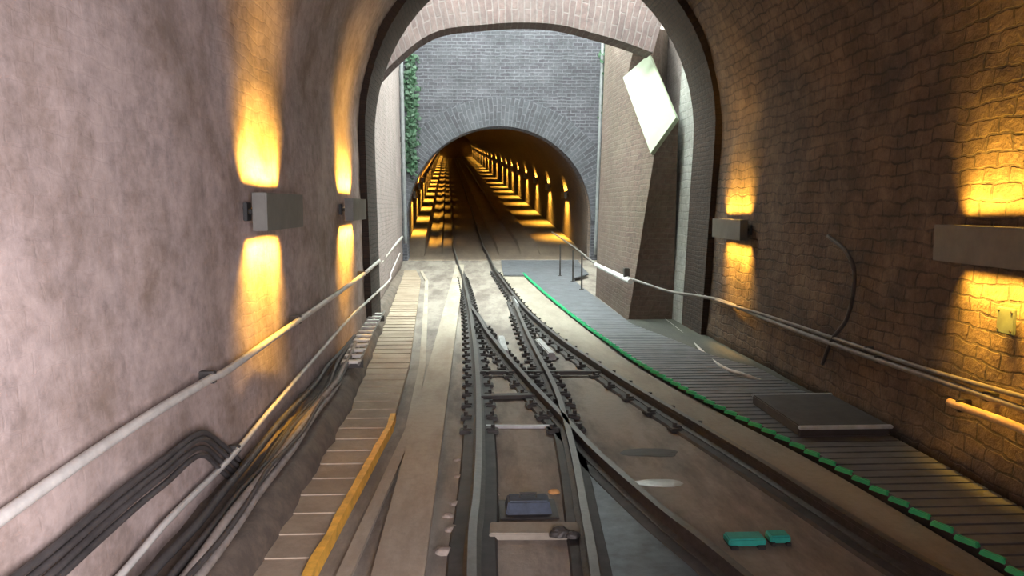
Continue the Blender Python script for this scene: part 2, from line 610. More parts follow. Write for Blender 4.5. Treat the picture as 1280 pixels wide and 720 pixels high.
# yellow edge strip along the nearer steps
mb = MB()
def ysw(y):
    return 0.042 + 0.014 * noise.noise(Vector((y * 3.1, 0.3, 0)))
y = 1.6
while y < 8.0:
    L = 0.12
    for_w0, for_w1 = ysw(y), ysw(y + L)
    b0, b1 = interp(STAIR_R, y), interp(STAIR_R, y + L)
    k = 0.092
    mb.face([(b0 - for_w0, y, k), (b0 + 0.012, y, k), (b1 + 0.012, y + L, k), (b1 - for_w1, y + L, k)])
    mb.face([(b0 + 0.012, y, k), (b0 + 0.012, y, 0.0), (b1 + 0.012, y + L, 0.0), (b1 + 0.012, y + L, k)])
    mb.face([(b0 - for_w0, y, k), (b1 - for_w1, y + L, k), (b1 - for_w1, y + L, 0.03), (b0 - for_w0, y, 0.03)])
    y += L
mb.build('yellow_edge', M['yellow'], st)


def strip(name, left, right, z, y0, y1, mat, n=90, foot=-0.02):
    """a long low kerb between two plan lines"""
    mb = MB()
    for i in range(n):
        a, b = y0 + (y1 - y0) * i / n, y0 + (y1 - y0) * (i + 1) / n
        def q(f, y, zz):
            return (f(y), y, zz + gz(y))
        P = [q(left, a, z), q(right, a, z), q(right, b, z), q(left, b, z)]
        Q = [q(left, a, foot), q(right, a, foot), q(right, b, foot), q(left, b, foot)]
        mb.face(P)
        mb.face([Q[3], Q[0], P[0], P[3]])
        mb.face([Q[1], Q[2], P[2], P[1]])
        if i == 0:
            mb.face([Q[0], Q[1], P[1], P[0]])
        if i == n - 1:
            mb.face([Q[2], Q[3], P[3], P[2]])
    return mb.build(name, mat)


struct(strip('trim_4', lambda y: interp(STAIR_R, y) + 0.13, lambda y: interp(STAIR_R, y) + 0.22, 0.03, 1.5, 27, M['beam']))
struct(strip('trim_5', lambda y: -0.60, lambda y: -0.29, 0.06, 1.5, 28.5, M['beam']))

# ------------------------------------------------------------------ rails
R_OUT_L = [Vector((0.0, 1.5, 0)), gnd(590, 720), gnd(596, 640), gnd(599, 560), gnd(597, 480), gnd(592, 430), gnd(586, 385), gnd(578, 350),
           Vector((-0.62, 30.5, 0))]
R_OUT_R = [gnd(1290, 790), gnd(1140, 720), gnd(925, 580), gnd(800, 502), gnd(740, 462), gnd(690, 425), gnd(652, 388), gnd(625, 351), Vector((0.62, 30.5, 0))]
R_IN_A = [gnd(587, 388), gnd(598, 405), gnd(611, 427), gnd(655, 482), gnd(711, 545), gnd(747, 585), gnd(822, 655), gnd(888, 709), gnd(980, 790)]
R_IN_B = [gnd(640, 378), gnd(660, 428), gnd(690, 490), gnd(705, 535), gnd(718, 590), gnd(730, 660), gnd(740, 720), gnd(750, 800)]
for L_ in (R_OUT_L, R_OUT_R):
    for y in (33, 36, 40, 46, 54, 64, 78, 95, 115, 140, 168):
        L_.append(Vector(((-0.62 if L_ is R_OUT_L else 0.62) + gx(y), y, 0)))

RAILP = [(-0.055, 0.0), (0.055, 0.0), (0.055, 0.016), (0.014, 0.03), (0.014, 0.085), (0.027, 0.095), (0.027, 0.125), (-0.027, 0.125), (-0.027, 0.095),
         (-0.014, 0.085), (-0.014, 0.03), (-0.055, 0.016)]
clip_mesh = None


def rail(line, label, clips, plate_w=0.16, plate_to=27.0):
    global clip_mesh
    pts = [Vector((p.x, p.y, gz(p.y) + 0.02)) for p in spline(line, 12)]
    pts.sort(key=lambda p: p.y)
    root = empty('track_rail', pts[0], label, 'rail', 'steel rails of the funicular')
    inv = -pts[0]
    mb = MB()
    mb.sweep([p + inv for p in pts], RAILP, lambda k: 1 if k in (6,) else 0)
    mb.build('steel_rail', [M['rail'], M['rail_top']], root)
    near = [p + inv for p in pts if p.y < plate_to]
    mb = MB()
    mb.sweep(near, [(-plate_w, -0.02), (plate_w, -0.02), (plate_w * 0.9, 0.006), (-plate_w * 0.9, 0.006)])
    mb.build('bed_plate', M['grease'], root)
    if clip_mesh is None:
        mb = MB()
        mb.box((0, 0, 0.02), (0.11, 0.13, 0.04), bev=0.008)
        mb.tube([(0.0, 0, 0.03), (0.0, 0, 0.085)], 0.022, 6)
        mb.box((-0.03, 0, 0.045), (0.07, 0.06, 0.02), bev=0.004)
        o = mb.build('rail_clip', M['clip'])
        clip_mesh = o.data
        bpy.data.objects.remove(o)
    for (ya, yb, dy, sides) in clips:
        y = ya
        while y < yb:
            for i in range(len(pts) - 1):
                a, b = pts[i], pts[i + 1]
                if a.y <= y <= b.y:
                    t = (y - a.y) / (b.y - a.y)
                    p = a.lerp(b, t)
                    d = (b - a).normalized()
                    for s in sides:
                        o = bpy.data.objects.new('rail_clip', clip_mesh)
                        C.objects.link(o)
                        o.parent = root
                        n_ = Vector((d.y, -d.x, 0))
                        o.location = p + inv + n_ * (0.135 * s) + Vector((0, 0, -0.012))
                        o.rotation_euler = (0, 0, math.atan2(-d.x, d.y) + (0 if s > 0 else pi))
                    break
            y += dy
    return root


rail(R_OUT_L, 'outer rail running straight under the viewer beside the stair', [(7.6, 24.5, 0.50, (-1, 1))])
rail(R_OUT_R, 'long curving outer rail beside the green edged walkway', [(7.6, 26, 0.62, (-1, 1))], 0.15)
rail(R_IN_A, 'inner turnout rail crossing towards the walkway side', [(7.6, 14.5, 0.50, (-1, 1))], 0.15)
rail(R_IN_B, 'inner turnout rail coming back under the viewer', [(7.6, 16.0, 0.50, (-1, 1))], 0.13)

# steel sheet in the vee of the two inner rails
mb = MB()
vee = []
A_ = sorted([(p.x, p.y) for p in spline(R_IN_A, 10)], key=lambda q: q[1])
B_ = sorted([(p.x, p.y) for p in spline(R_IN_B, 10)], key=lambda q: q[1])
sheet = strip('vee_sheet', lambda y: interp(B_, y) + 0.11, lambda y: max(interp(B_, y) + 0.12, interp(A_, y) - 0.12), 0.02, 3.6, 6.6, M['steel_blue'], 24, 0.004)
tag(sheet, 'bluish steel sheet lying in the vee between the two inner rails', 'steel sheet')


# guide blocks and tie bars of the turnout
def guide(px0, py0, px1, py1, label, w=0.14, hgt=0.1):
    a, b = gnd(px0, py0), gnd(px1, py1)
    d = b - a
    L = d.length
    root = empty('guide_block', (a + b) / 2, label, 'guide block', 'steel guide blocks of the turnout', math.atan2(-d.x, d.y))
    mb = MB()
    mb.box((0, 0, hgt / 2 + 0.02), (w, L, hgt), taper=(0.7, 0.94), bev=0.012)
    mb.build('guide_bar', M['block'], root)
    for s in (-1, 1):
        mb = MB()
        mb.box((0, s * L * 0.38, 0.02), (w * 1.7, 0.12, 0.036), bev=0.006)
        mb.build('foot_plate', M['clip'], root)


guide(672, 432, 690, 452, 'pale steel guide block beside the curving outer rail')
guide(626, 428, 631, 448, 'pale steel guide block standing between the inner rails')
guide(640, 376, 646, 386, 'small steel guide block at the tip of the turnout')


def bar(name, p, q, w, hgt, mat, label, cat, group=None, z=0.02):
    d = q - p
    mb = MB()
    mb.box((0, 0, hgt / 2), (d.length, w, hgt), bev=min(w, hgt) * 0.15)
    o = mb.build(name, mat)
    o.location = (p + q) / 2 + Vector((0, 0, z))
    o.rotation_euler = (0, 0, math.atan2(d.y, d.x))
    return tag(o, label, cat, group)


bar('tie_bar', gnd(600, 470), gnd(752, 470), 0.09, 0.05, M['clip'], 'dark tie bar across the rails at the turnout crossing', 'tie bar')
bar('tie_bar', gnd(596, 500), gnd(690, 498), 0.12, 0.04, M['clip'], 'dark tie bar just this side of the crossing, short one', 'tie bar')
bar('joint_strip', gnd(607, 535), gnd(688, 535), 0.05, 0.03, M['block'], 'thin pale joint strip laid across the bed between rails', 'metal strip', z=0.0)
struct(bar('trim_6', gnd(612, 668), gnd(724, 668), 0.2, 0.05, M['kerb'], 'low concrete cross sill between the rails', 'sill', z=0.0))
del bpy.data.objects['trim_6']['category']

# pit cover
M['cover'] = plain('dark blue painted cover', (0.035, 0.048, 0.075), 0.7, 0.0, var=0.4, scale=12)
root = empty('pit_cover', gnd(660, 638), 'dark blue sloped pit cover between the rails', 'pit cover')
mb = MB()
mb.box((0, 0, 0.05), (0.34, 0.26, 0.10), taper=(0.86, 0.62), bev=0.012)
mb.build('cover_lid', M['cover'], root)
mb = MB()
mb.box((0, 0, 0.008), (0.42, 0.36, 0.016), bev=0.004)
mb.build('cover_flange', M['clip'], root)
mb = MB()
mb.tube([(-0.06, 0, 0.1), (-0.06, 0, 0.13), (0.06, 0, 0.13), (0.06, 0, 0.1)], 0.008, 6)
mb.build('handle', M['clip'], root)


def lump(name, p, s, mat, label, cat, group=None, seed=0):
    bm = bmesh.new()
    bmesh.ops.create_icosphere(bm, subdivisions=3, radius=1.0)
    for v in bm.verts:
        k = 1 + fbm(v.co + Vector((seed, 0, 0)), 1.3, 0.22)
        v.co = Vector((v.co.x * s[0] * k, v.co.y * s[1] * k, max(-0.15, v.co.z) * s[2] * k))
    me = bpy.data.meshes.new(name)
    bm.to_mesh(me)
    bm.free()
    me.materials.append(mat)
    o = bpy.data.objects.new(name, me)
    C.objects.link(o)
    o.location = p
    return tag(o, label, cat, group)


lump('stone_lump', gnd(700, 668, 0.05), (0.07, 0.05, 0.05), M['clip'], 'dark stone lump on the concrete cross sill', 'stone', seed=3)
lump('stone_lump', gnd(716, 670, 0.05), (0.045, 0.04, 0.035), M['clip'], 'smaller dark stone at the end of the cross sill', 'stone', seed=8)
lump('stone_lump', gnd(693, 616), (0.045, 0.04, 0.03), M['orange_cone'], 'small rusty orange stone beside the pit cover', 'stone', seed=5)
rl = [(556, 690, .07), (566, 662, .06), (570, 630, .05), (578, 700, .06), (574, 596, .045), (612, 640, .05), (618, 618, .045), (606, 690, .055), (603, 655, .04),
      (571, 575, .04), (560, 645, .045), (610, 600, .04)]
for i, (px, py, s) in enumerate(rl):
    lump('rubble_stone', gnd(px, py), (s, s * 0.9, s * 0.45), M['rubble'], 'grey brown rubble stone scattered along the rail under the viewer', 'stone',
         'rubble stones by the rail', seed=i * 2.7)
# worn patches on the bed beside the walkway rail
lump('mortar_patch', gnd(822, 604), (0.22, 0.10, 0.012), M['block'], 'pale dried mortar patch on the bed between the rails', 'mortar patch', seed=11)
lump('mud_patch', gnd(812, 566), (0.28, 0.13, 0.012), M['clip'], 'dark oily mud patch further along the bed', 'mud patch', seed=17)


def teal(px0, px1, py, w, label):
    a, b = gnd(px0, py), gnd(px1, py)
    root = empty('teal_bracket', (a + b) / 2, label, 'bracket')
    L = (b - a).length
    mb = MB()
    mb.box((0, 0, 0.04), (L, w, 0.05), bev=0.01)
    mb.build('channel', M['teal'], root)
    for s in (-1, 1):
        mb = MB()
        mb.box((s * L * 0.36, 0, 0.012), (L * 0.2, w * 1.3, 0.024), bev=0.004)
        mb.build('foot', M['clip'], root)


teal(907, 954, 681, 0.13, 'longer teal painted metal bracket on the bed')
teal(959, 985, 678, 0.11, 'shorter teal painted metal bracket on the bed')

# ------------------------------------------------------------------ kerb, walkway with green edge
GREEN = [gnd(1255, 728), gnd(1120, 645), gnd(1000, 575), gnd(885, 515), gnd(800, 465), gnd(760, 436), gnd(720, 405), gnd(688, 378), gnd(666, 358), gnd(650, 342)]
GR = [(p.x, p.y) for p in spline(GREEN, 8)]
GR = [(2.95, 2.0)] + GR
RO = sorted([(p.x, p.y) for p in spline(R_OUT_R, 10)], key=lambda q: q[1])
struct(strip('trim_7', lambda y: interp(RO, y) + 0.13, lambda y: max(interp(RO, y) + 0.15, interp(GR, y) - 0.04), 0.07, 3.5, 26.0, M['kerb'], 110))

DKR = [(3.80, 2.0), (3.80, 7.0), (3.68, 10.0), yp(890, 455), yp(848, 437), yp(789, 413), yp(727, 364), (2.9, 23.0), (3.6, 24.5), (3.9, 29.5)]
walk = empty('slatted_walkway', (3.2, 10, 0), 'dark grey slatted walkway with a green toothed edge beside the outer rail', 'walkway')
wi = Vector((-3.2, -10, 0))
DZ = 0.11
mb = MB()
y = 2.6
while y < 29.2:
    w = 0.125
    a = Vector((interp(GR, y) + 0.02, y, 0)) + wi
    b = Vector((interp(DKR, y), y, 0)) + wi
    zc = DZ - 0.02 + gz(y)
    if y < 24.2:
        a2 = Vector((interp(GR, y + w) + 0.02, y + w, 0)) + wi
        b2 = Vector((interp(DKR, y + w), y + w, 0)) + wi
        P = [(a.x, a.y, zc), (b.x, b.y, zc), (b2.x, b2.y, zc), (a2.x, a2.y, zc)]
    else:
        a = Vector((0.95 + 0.02 * (y - 24), y, 0)) + wi
        P = [(a.x, a.y, zc), (b.x, b.y, zc), (b.x, b.y + w, zc), (a.x, a.y + w, zc)]
    Q = [(p[0], p[1], p[2] + 0.035) for p in P]
    for q in ([P[3], P[2], P[1], P[0]], Q, [P[0], P[1], Q[1], Q[0]], [P[1], P[2], Q[2], Q[1]], [P[2], P[3], Q[3], Q[2]], [P[3], P[0], Q[0], Q[3]]):
        mb.face(q)
    y += 0.155
mb.build('deck_slats', M['deck'], walk)
for f in (0.12, 0.9):
    mb = MB()
    line = []
    for k in range(60):
        y = 2.6 + 21.5 * k / 59
        a, b = interp(GR, y), interp(DKR, y)
        line.append(Vector((a + (b - a) * f, y, gz(y))) + wi)
    mb.sweep(line, [(-0.04, 0), (0.04, 0), (0.04, DZ - 0.015), (-0.04, DZ - 0.015)])
    mb.build('bearer', M['clip'], walk)
mb = MB()
mb.box((0, 0, 0.03), (0.05, 0.165, 0.035), taper=(0.5, 0.85), bev=0.006)
tooth = mb.build('edge_tooth', M['green'])
tooth_mesh = tooth.data
bpy.data.objects.remove(tooth)
y, k = 4.0, 0
while y < 25.0 and k < 100:
    d = (interp(GR, y + 0.1) - interp(GR, y - 0.1)) / 0.2
    o = bpy.data.objects.new('edge_tooth', tooth_mesh)
    C.objects.link(o)
    o.parent = walk
    o.location = Vector((interp(GR, y), y, DZ - 0.02 + gz(y))) + wi
    o.rotation_euler = (0, 0, math.atan2(-d, 1) + 0.32)
    y += 0.225
    k += 1

struct(strip('trim_10', lambda y: interp(DKR, y) + 0.02, lambda y: 4.0, 0.04, 8.0, 15.1, M['gutter'], 40))

# box and bright strips added in place of a window reflection
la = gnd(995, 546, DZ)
root = empty('window_reflection', (2.96, 6.9, DZ + 0.02), 'dark low box with bright strips standing in for a window reflection on the walkway', 'window reflection')
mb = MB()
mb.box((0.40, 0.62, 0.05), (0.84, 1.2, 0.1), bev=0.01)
mb.build('reflection_base', M['reflection_base'], root)
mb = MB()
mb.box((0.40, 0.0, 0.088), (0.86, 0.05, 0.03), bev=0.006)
mb.build('reflection_strip', M['reflection_strip'], root)
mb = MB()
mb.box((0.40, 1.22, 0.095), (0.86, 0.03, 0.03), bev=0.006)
mb.build('rear_strip', M['reflection_strip'], root)

# ------------------------------------------------------------------ open cut: side walls, portal, buttress, arch
def wall_quad(name, a, b, z1, mat, thick, n=40, amp=0.03, lean=0.0, flip=False, nz=26):
    a, b = Vector((*a, 0)), Vector((*b, 0))
    L = (b - a).length
    nrm = Vector((-(b - a).y, (b - a).x, 0)).normalized()
    mb = MB()
    def fn(u, v):
        p = a.lerp(b, u)
        z = z1 * v
        d = fbm((p.x, p.y, z), 1.1, amp)
        return p.x + nrm.x * d, p.y + nrm.y * d - lean * z, z - 0.05
    mb.grid(fn, n, nz, lambda u, v: (L * u, z1 * v), flip=flip)
    return solid(struct(mb.build(name, mat, smooth=True)), thick)


wall_quad('wall_cut_left', (-1.80, 14.3), (-2.62, 30.6), 11.0, M['cut_wall'], 0.4)
wall_quad('wall_cut_right', (4.15, 14.6), (5.05, 30.6), 12.0, M['cut_wall'], 0.4, flip=True)

# portal wall of the far tunnel, with its opening
PX, PR, PS = 1.02, 3.42, 1.66
LEAN = 0.16
def arch_pt(a, r):
    return PX + r * cos(a), PS + r * sin(a)
def portal_y(z):
    return 30.0 - LEAN * z
mb = MB()
ZT = 15.0
n = 48
def PV(x, z, dy=0.0):
    return (x, portal_y(z) + dy, z)
outer = []
ang = [pi * k / n for k in range(n + 1)]
def outer_pt(a):
    c, s = cos(a), sin(a)
    t = 1e9
    if c > 1e-6:
        t = min(t, (5.2 - PX) / c)
    if c < -1e-6:
        t = min(t, (-2.8 - PX) / c)
    if s > 1e-6:
        t = min(t, (ZT - PS) / s)
    return PX + c * t, PS + s * t
for i in range(n):
    a0, a1 = ang[i], ang[i + 1]
    for k in range(6):
        t0, t1 = (k / 6), (k + 1) / 6
        q = []
        for a, t in ((a0, t0), (a0, t1), (a1, t1), (a1, t0)):
            p, o_ = arch_pt(a, PR), outer_pt(a)
            q.append((p[0] + (o_[0] - p[0]) * t, p[1] + (o_[1] - p[1]) * t))
        mb.face([PV(*p) for p in q], q)
    # reveal
    p, q = arch_pt(a0, PR), arch_pt(a1, PR)
    mb.face([PV(*p), PV(*q), PV(*q, 1.0), PV(*p, 1.0)], [(0, a0 * PR), (0, a1 * PR), (1, a1 * PR), (1, a0 * PR)])
corner = [(5.2, ZT), (-2.8, ZT)]
for s, xo in ((1, 5.2), (-1, -2.8)):
    x = PX + s * PR
    q = [(x, -0.1), (xo, -0.1), (xo, PS), (x, PS)]
    mb.face([PV(*p) for p in (q if s > 0 else q[::-1])], q if s > 0 else q[::-1])
    mb.face([PV(x, -0.1), PV(x, PS), PV(x, PS, 1.0), PV(x, -0.1, 1.0)], [(0, 0), (0, PS), (1, PS), (1, 0)])
# corner triangles that the radial fan leaves open
for i in range(n):
    p, q = outer_pt(ang[i]), outer_pt(ang[i + 1])
    for cx_, cz_ in corner:
        if abs(p[0] - cx_) < 1e-4 and abs(q[1] - cz_) < 1e-4 or abs(q[0] - cx_) < 1e-4 and abs(p[1] - cz_) < 1e-4:
            mb.face([PV(*p), PV(cx_, cz_), PV(*q)], [p, (cx_, cz_), q])
struct(mb.build('wall_portal', M['portal_brick'], merge=True))

# ring of radial bricks around the opening
mb = MB()
RW = 1.0
for i in range(n):
    a0, a1 = ang[i], ang[i + 1]
    q = [(arch_pt(a0, PR - 0.01), (0.0, a0 * PR)), (arch_pt(a0, PR + RW), (RW, a0 * PR)), (arch_pt(a1, PR + RW), (RW, a1 * PR)), (arch_pt(a1, PR - 0.01), (0.0, a1 * PR))]
    mb.face([PV(*p, -0.05) for p, _ in q], [u for _, u in q])
    a, b = q[1][0], q[2][0]
    mb.face([PV(*a, -0.05), PV(*a, 0.02), PV(*b, 0.02), PV(*b, -0.05)])
    a, b = q[0][0], q[3][0]
    mb.face([PV(*a, 0.02), PV(*a, -0.05), PV(*b, -0.05), PV(*b, 0.02)])
struct(mb.build('trim_8', M['voussoir']))

# strainer arch high across the cut
YA = 15.9
mb = MB()
bot = [aty(px, py, YA) for px, py in ((455, 120), (480, 90), (505, 66), (530, 47), (557, 36), (600, 31), (650, 28), (700, 31), (755, 45), (790, 56), (816, 66))]
bot = [(p.x, p.y) for p in spline([Vector((q.x, q.z, 0)) for q in bot], 5)]
s = 0
for (xa, za), (xb, zb) in zip(bot, bot[1:]):
    l = sqrt((xa - xb) ** 2 + (za - zb) ** 2)
    for (y_, rev) in ((YA, False), (YA + 0.6, True)):
        q = [(xa, y_ - LEAN * 0, za), (xb, y_, zb), (xb + (xb - 1.1) * 0.18, y_, zb + 1.5), (xa + (xa - 1.1) * 0.18, y_, za + 1.5)]
        u = [(0, s), (0, s + l), (1.5, s + l), (1.5, s)]
        mb.face(q[::-1] if rev else q, u[::-1] if rev else u)
    if (xb, zb) == bot[-1]:                  # the end that rests on the buttress
        mb.face([(xb, YA, zb), (xb, YA + 0.6, zb), (xb + (xb - 1.1) * 0.18, YA + 0.6, zb + 1.5), (xb + (xb - 1.1) * 0.18, YA, zb + 1.5)])
    mb.face([(xa, YA, za), (xa, YA + 0.6, za), (xb, YA + 0.6, zb), (xb, YA, zb)], [(0, s), (0.9, s), (0.9, s + l), (0, s + l)])
    s += l
struct(mb.build('trim_9', M['red_arch'], merge=True))

# buttress: an outline in its side plane, pushed out to the cut wall
prof = [Vector((3.0, 15.2, -0.03)), aty(818, 193, 14.6), aty(783, 100, 16.8), aty(797, 40, 16.8), aty(757, 40, 19.2), Vector((3.05, 19.6, -0.03))]
back = [Vector((max(p.x + 0.5, 3.88 if i in (0, 1) else 4.9), p.y, p.z)) for i, p in enumerate(prof)]
back[1] = aty(848, 150, 14.6)
back[2] = aty(816, 72, 16.8)
back[3] = aty(824, 36, 16.8)
mb = MB()
def uvp(p):
    return (p[1] + p[0], p[2])
# side face as strips so that the brick courses keep level
mb.face(prof[::-1], [uvp(p) for p in prof[::-1]])
mb.face(back, [uvp(p) for p in back])
for i in range(len(prof)):
    j = (i + 1) % len(prof)
    q = [prof[i], prof[j], back[j], back[i]]
    mb.face(q, [uvp(p) for p in q])
struct(mb.build('pillar', M['buttress'], merge=True))
# pale slab lying on the buttress slope
mb = MB()
sl = [aty(817, 195, 14.56), aty(782, 100, 16.76), aty(815, 71, 16.76), aty(849, 150, 14.56)]
nn = (sl[1] - sl[0]).cross(sl[3] - sl[0]).normalized()
if nn.z < 0:
    nn = -nn
ctr = sum(sl, Vector()) / 4
lo = [p - ctr + nn * 0.005 for p in sl]
hi = [p - ctr + nn * 0.09 for p in sl]
mb.face(lo[::-1])
mb.face(hi)
for i in range(4):
    j = (i + 1) % 4
    mb.face([lo[i], lo[j], hi[j], hi[i]])
o = mb.build('sloping_slab', M['slab'], merge=True)
o.location = ctr
tag(o, 'bright whitish diamond shaped slab lying on the buttress slope', 'slab')

# grey pier at the tunnel mouth
mb = MB()
q0 = [(3.86, 14.5), (4.3, 14.5), (4.3, 15.6), (3.86, 15.6)]
hgt = 6.6
for i in range(4):
    a, b = q0[i], q0[(i + 1) % 4]
    for k in range(10):
        za, zb = hgt * k / 10 - 0.05, hgt * (k + 1) / 10 - 0.05
        P = [(a[0], a[1] - LEAN * za, za), (b[0], b[1] - LEAN * za, za), (b[0], b[1] - LEAN * zb, zb), (a[0], a[1] - LEAN * zb, zb)]
        mb.face(P, [uvp(p) for p in P])
struct(mb.build('pillar', M['grey_pier'], merge=True))


# ------------------------------------------------------------------ far tunnel
FY0, FY1 = 30.2, 172.0
mb = MB()
NF = 96
def fy(v):
    return FY0 + (FY1 - FY0) * v ** 1.5
def far_fn(u, v):
    y = fy(v)
    P1 = PS * 1.0
    Ltot = 2 * P1 + pi * PR
    s = u * Ltot
    if s < P1:
        x, z = PX - PR, s
    elif s < P1 + pi * PR:
        a = pi - (s - P1) / PR
        x, z = PX + PR * cos(a), PS + PR * sin(a)
    else:
        x, z = PX + PR, Ltot - s
    return x + gx(y), y - LEAN * z * max(0.0, 1 - (y - FY0) / 6.0), z + gz(y) - 0.03
mb.grid(far_fn, 60, NF, lambda u, v: (fy(v), u * (2 * PS + pi * PR)), flip=True)
solid(struct(mb.build('ceiling', M['far_vault'], smooth=True)), 0.3)
# stepped bed
prof = [(-2.42, 0.42), (-1.78, 0.42), (-1.74, 0.05), (-1.35, 0.0), (-1.1, 0.12), (-1.05, 0.0), (0, 0.0), (1.15, 0.0), (1.2, 0.12), (2.0, 0.16), (2.05, 0.3), (2.75, 0.34),
        (2.8, 0.2), (4.46, 0.2)]
mb = MB()
for (xa, za), (xb, zb) in zip(prof, prof[1:]):
    mb.grid(lambda u, v, xa=xa, za=za, xb=xb, zb=zb: (xa + (xb - xa) * u + gx(fy(v)), fy(v), (za + (zb - za) * u) * min(1.0, max(0.0, (fy(v) - 31.0) / 2.5)) + gz(fy(v))), 1, NF)
mb.grid(lambda u, v: (-2.42 + 6.88 * u, FY0 + 0.0, -0.1 + v * 0.1 + gz(FY0)), 1, 1)
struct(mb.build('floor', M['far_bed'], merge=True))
mb = MB()
mb.box((PX + gx(FY1), FY1 + 0.2, gz(FY1) + 2.4), (8, 0.4, 6.4))
struct(mb.build('wall_end', M['far_vault']))


# ------------------------------------------------------------------ lamps
lamp_meshes = {}


def lamp_parts():
    """a long shallow trough, open above and below; local +x points to the wall"""
    if lamp_meshes:
        return lamp_meshes
    L, D, HH, T = 1.30, 0.11, 0.29, 0.012
    mb = MB()
    for s in (-1, 1):
        mb.box((s * (D / 2 - T / 2), 0, 0), (T, L, HH), bev=0.003)
        mb.box((0, s * (L / 2 - T / 2), 0), (D - 2 * T, T, HH), bev=0.003)
    o = mb.build('casing', M['lamp_shell'])
    lamp_meshes['casing'] = o.data
    bpy.data.objects.remove(o)
    for nm, sy in (('wall_bracket', -0.55), ('wall_bracket_far', 0.55)):
        mb = MB()
        mb.tube([(D / 2 - 0.01, sy, 0), (D / 2 + 0.08, sy, 0)], 0.022, 8)
        mb.box((D / 2 + 0.065, sy, 0), (0.03, 0.12, 0.14), bev=0.004)
        o = mb.build(nm, M['lamp_arm'])
        lamp_meshes[nm] = o.data
        bpy.data.objects.remove(o)
    mb = MB()
    mb.tube([(0, -0.55, 0), (0, 0.55, 0)], 0.016, 8)
    o = mb.build('tube_bulb', M['bulb'])
    lamp_meshes['tube_bulb'] = o.data
    bpy.data.objects.remove(o)
    return lamp_meshes


light_data = {}


def wall_lamp(loc, side, label, group, power=1.0, far=False):
    """side +1: fixed to the wall on the +x side; the wall is 0.18 beyond the casing's middle"""
    root = empty('wall_lamp', loc, label, 'lamp', group)
    if side < 0:
        root.rotation_euler = (0, 0, pi)
    for k, me in lamp_parts().items():
        o = bpy.data.objects.new(k.replace('_far', ''), me)
        C.objects.link(o)
        o.parent = root
    for s in (1, -1):
        wide = far and s < 0                 # the deep tunnel's lamps also wash the bed below them
        key = (power, wide)
        if key not in light_data:
            d = bpy.data.lights.new('lamp_glow', 'AREA')
            d.shape = 'RECTANGLE'
            d.size, d.size_y = 0.07, 1.05
            d.spread = radians(96 if wide else LAMP_SPREAD)
            d.energy = LAMP_W * power * (2.4 if wide else 1.0)
            d.color = (1.0, 0.52, 0.06)
            light_data[key] = d
        l = bpy.data.objects.new('lamp_glow', light_data[key])
        C.objects.link(l)
        l.parent = root
        l.location = (0.0, 0, 0.138 * s)
        t = radians(0 if wide else LAMP_TILT)
        l.rotation_euler = (0, -t if s < 0 else pi + t, 0)
    return root


GN = 'wall lamps of the near tunnel'
wall_lamp((XL + 0.15, 6.8, 2.16), -1, 'grey box lamp on the pinkish worn wall, the one with the long glow', GN, 0.85)
wall_lamp((XL + 0.15, 11.2, 2.16), -1, 'smaller looking box lamp just before the tunnel mouth above the twin pipes', GN)
wall_lamp((XR - 0.15, 11.7, 1.87), 1, 'grey box lamp on the dark stone wall facing the tunnel mouth pier', GN, 0.72)
wall_lamp((XR - 0.15, 5.68, 1.91), 1, 'dark box lamp on the rubble stone wall cut by the picture edge', GN, 0.72)

order = ['first', 'second', 'third', 'fourth', 'fifth', 'sixth']
k = 0
y = 35.5
while y < 171.5:
    for side in (1, -1):
        x = PX + side * (PR - 0.15) + gx(y)
        where = 'walkway side' if side > 0 else 'stair side'
        if k < 6:
            lab = f'amber box lamp in the far tunnel, {order[k]} from its portal on the {where}'
            gr = None
        else:
            lab = f'tiny amber lamp deep in the far tunnel on the {where}'
            gr = f'deep tunnel lamps on the {where}'
        wall_lamp((x, y, gz(y) + 2.05), side, lab, gr, 1.25, True)
    k += 1
    y += 6.0 if k < 8 else 9.0
    if 162 < y < 175 and k < 30:
        y, k = 170.6, 30

# ------------------------------------------------------------------ pipes and cables
def pipe(name, pts, r, mat, label, cat, group=None, n=8, sp=8, clips=None):
    pts = [Vector(p) for p in pts]
    base = pts[0].copy()
    line = spline(pts, sp) if sp else pts
    mb = MB()
    mb.tube([p - base for p in line], r, n)
    o = mb.build(name, mat, smooth=True)
    o.location = base
    tag(o, label, cat, group)
    if clips:
        for (idx, nx) in clips:
            p = line[int(idx * (len(line) - 1))] - base
            c = MB()
            c.box(p + Vector((nx * 0.04, 0, 0)), (0.11, 0.05, r * 2.8), bev=0.006)
            c.build('pipe_clip', M['clip'], o)
    return o


xw = XL + 0.07
p1 = [Vector((xw, 1.2, H - 1.17)), atx(0, 648, xw), atx(170, 530, xw), atx(262, 474, xw), atx(285, 462, xw), atx(345, 420, xw), atx(445, 350, xw + 0.08), atx(474, 326, xw + 0.05)]
pipe('wall_pipe', p1, 0.028, M['pipe'], 'pale upper pipe running along the pinkish wall', 'pipe', clips=[(0.75, -1), (0.45, -1), (0.9, -1)])
p2 = [Vector((xw, 1.4, H - 1.84)), atx(150, 720, xw), atx(215, 645, xw), atx(290, 570, xw), atx(350, 498, xw), atx(435, 400, xw + 0.03), atx(462, 374, xw + 0.06), atx(487, 350, xw), Vector((-2.02, 20, 0.55)),
      Vector((-2.25, 25, 0.75))]
pipe('wall_pipe', p2, 0.020, M['pipe'], 'thin lower pipe bending along the foot of the pinkish wall', 'pipe', clips=[(0.35, -1), (0.7, -1)])
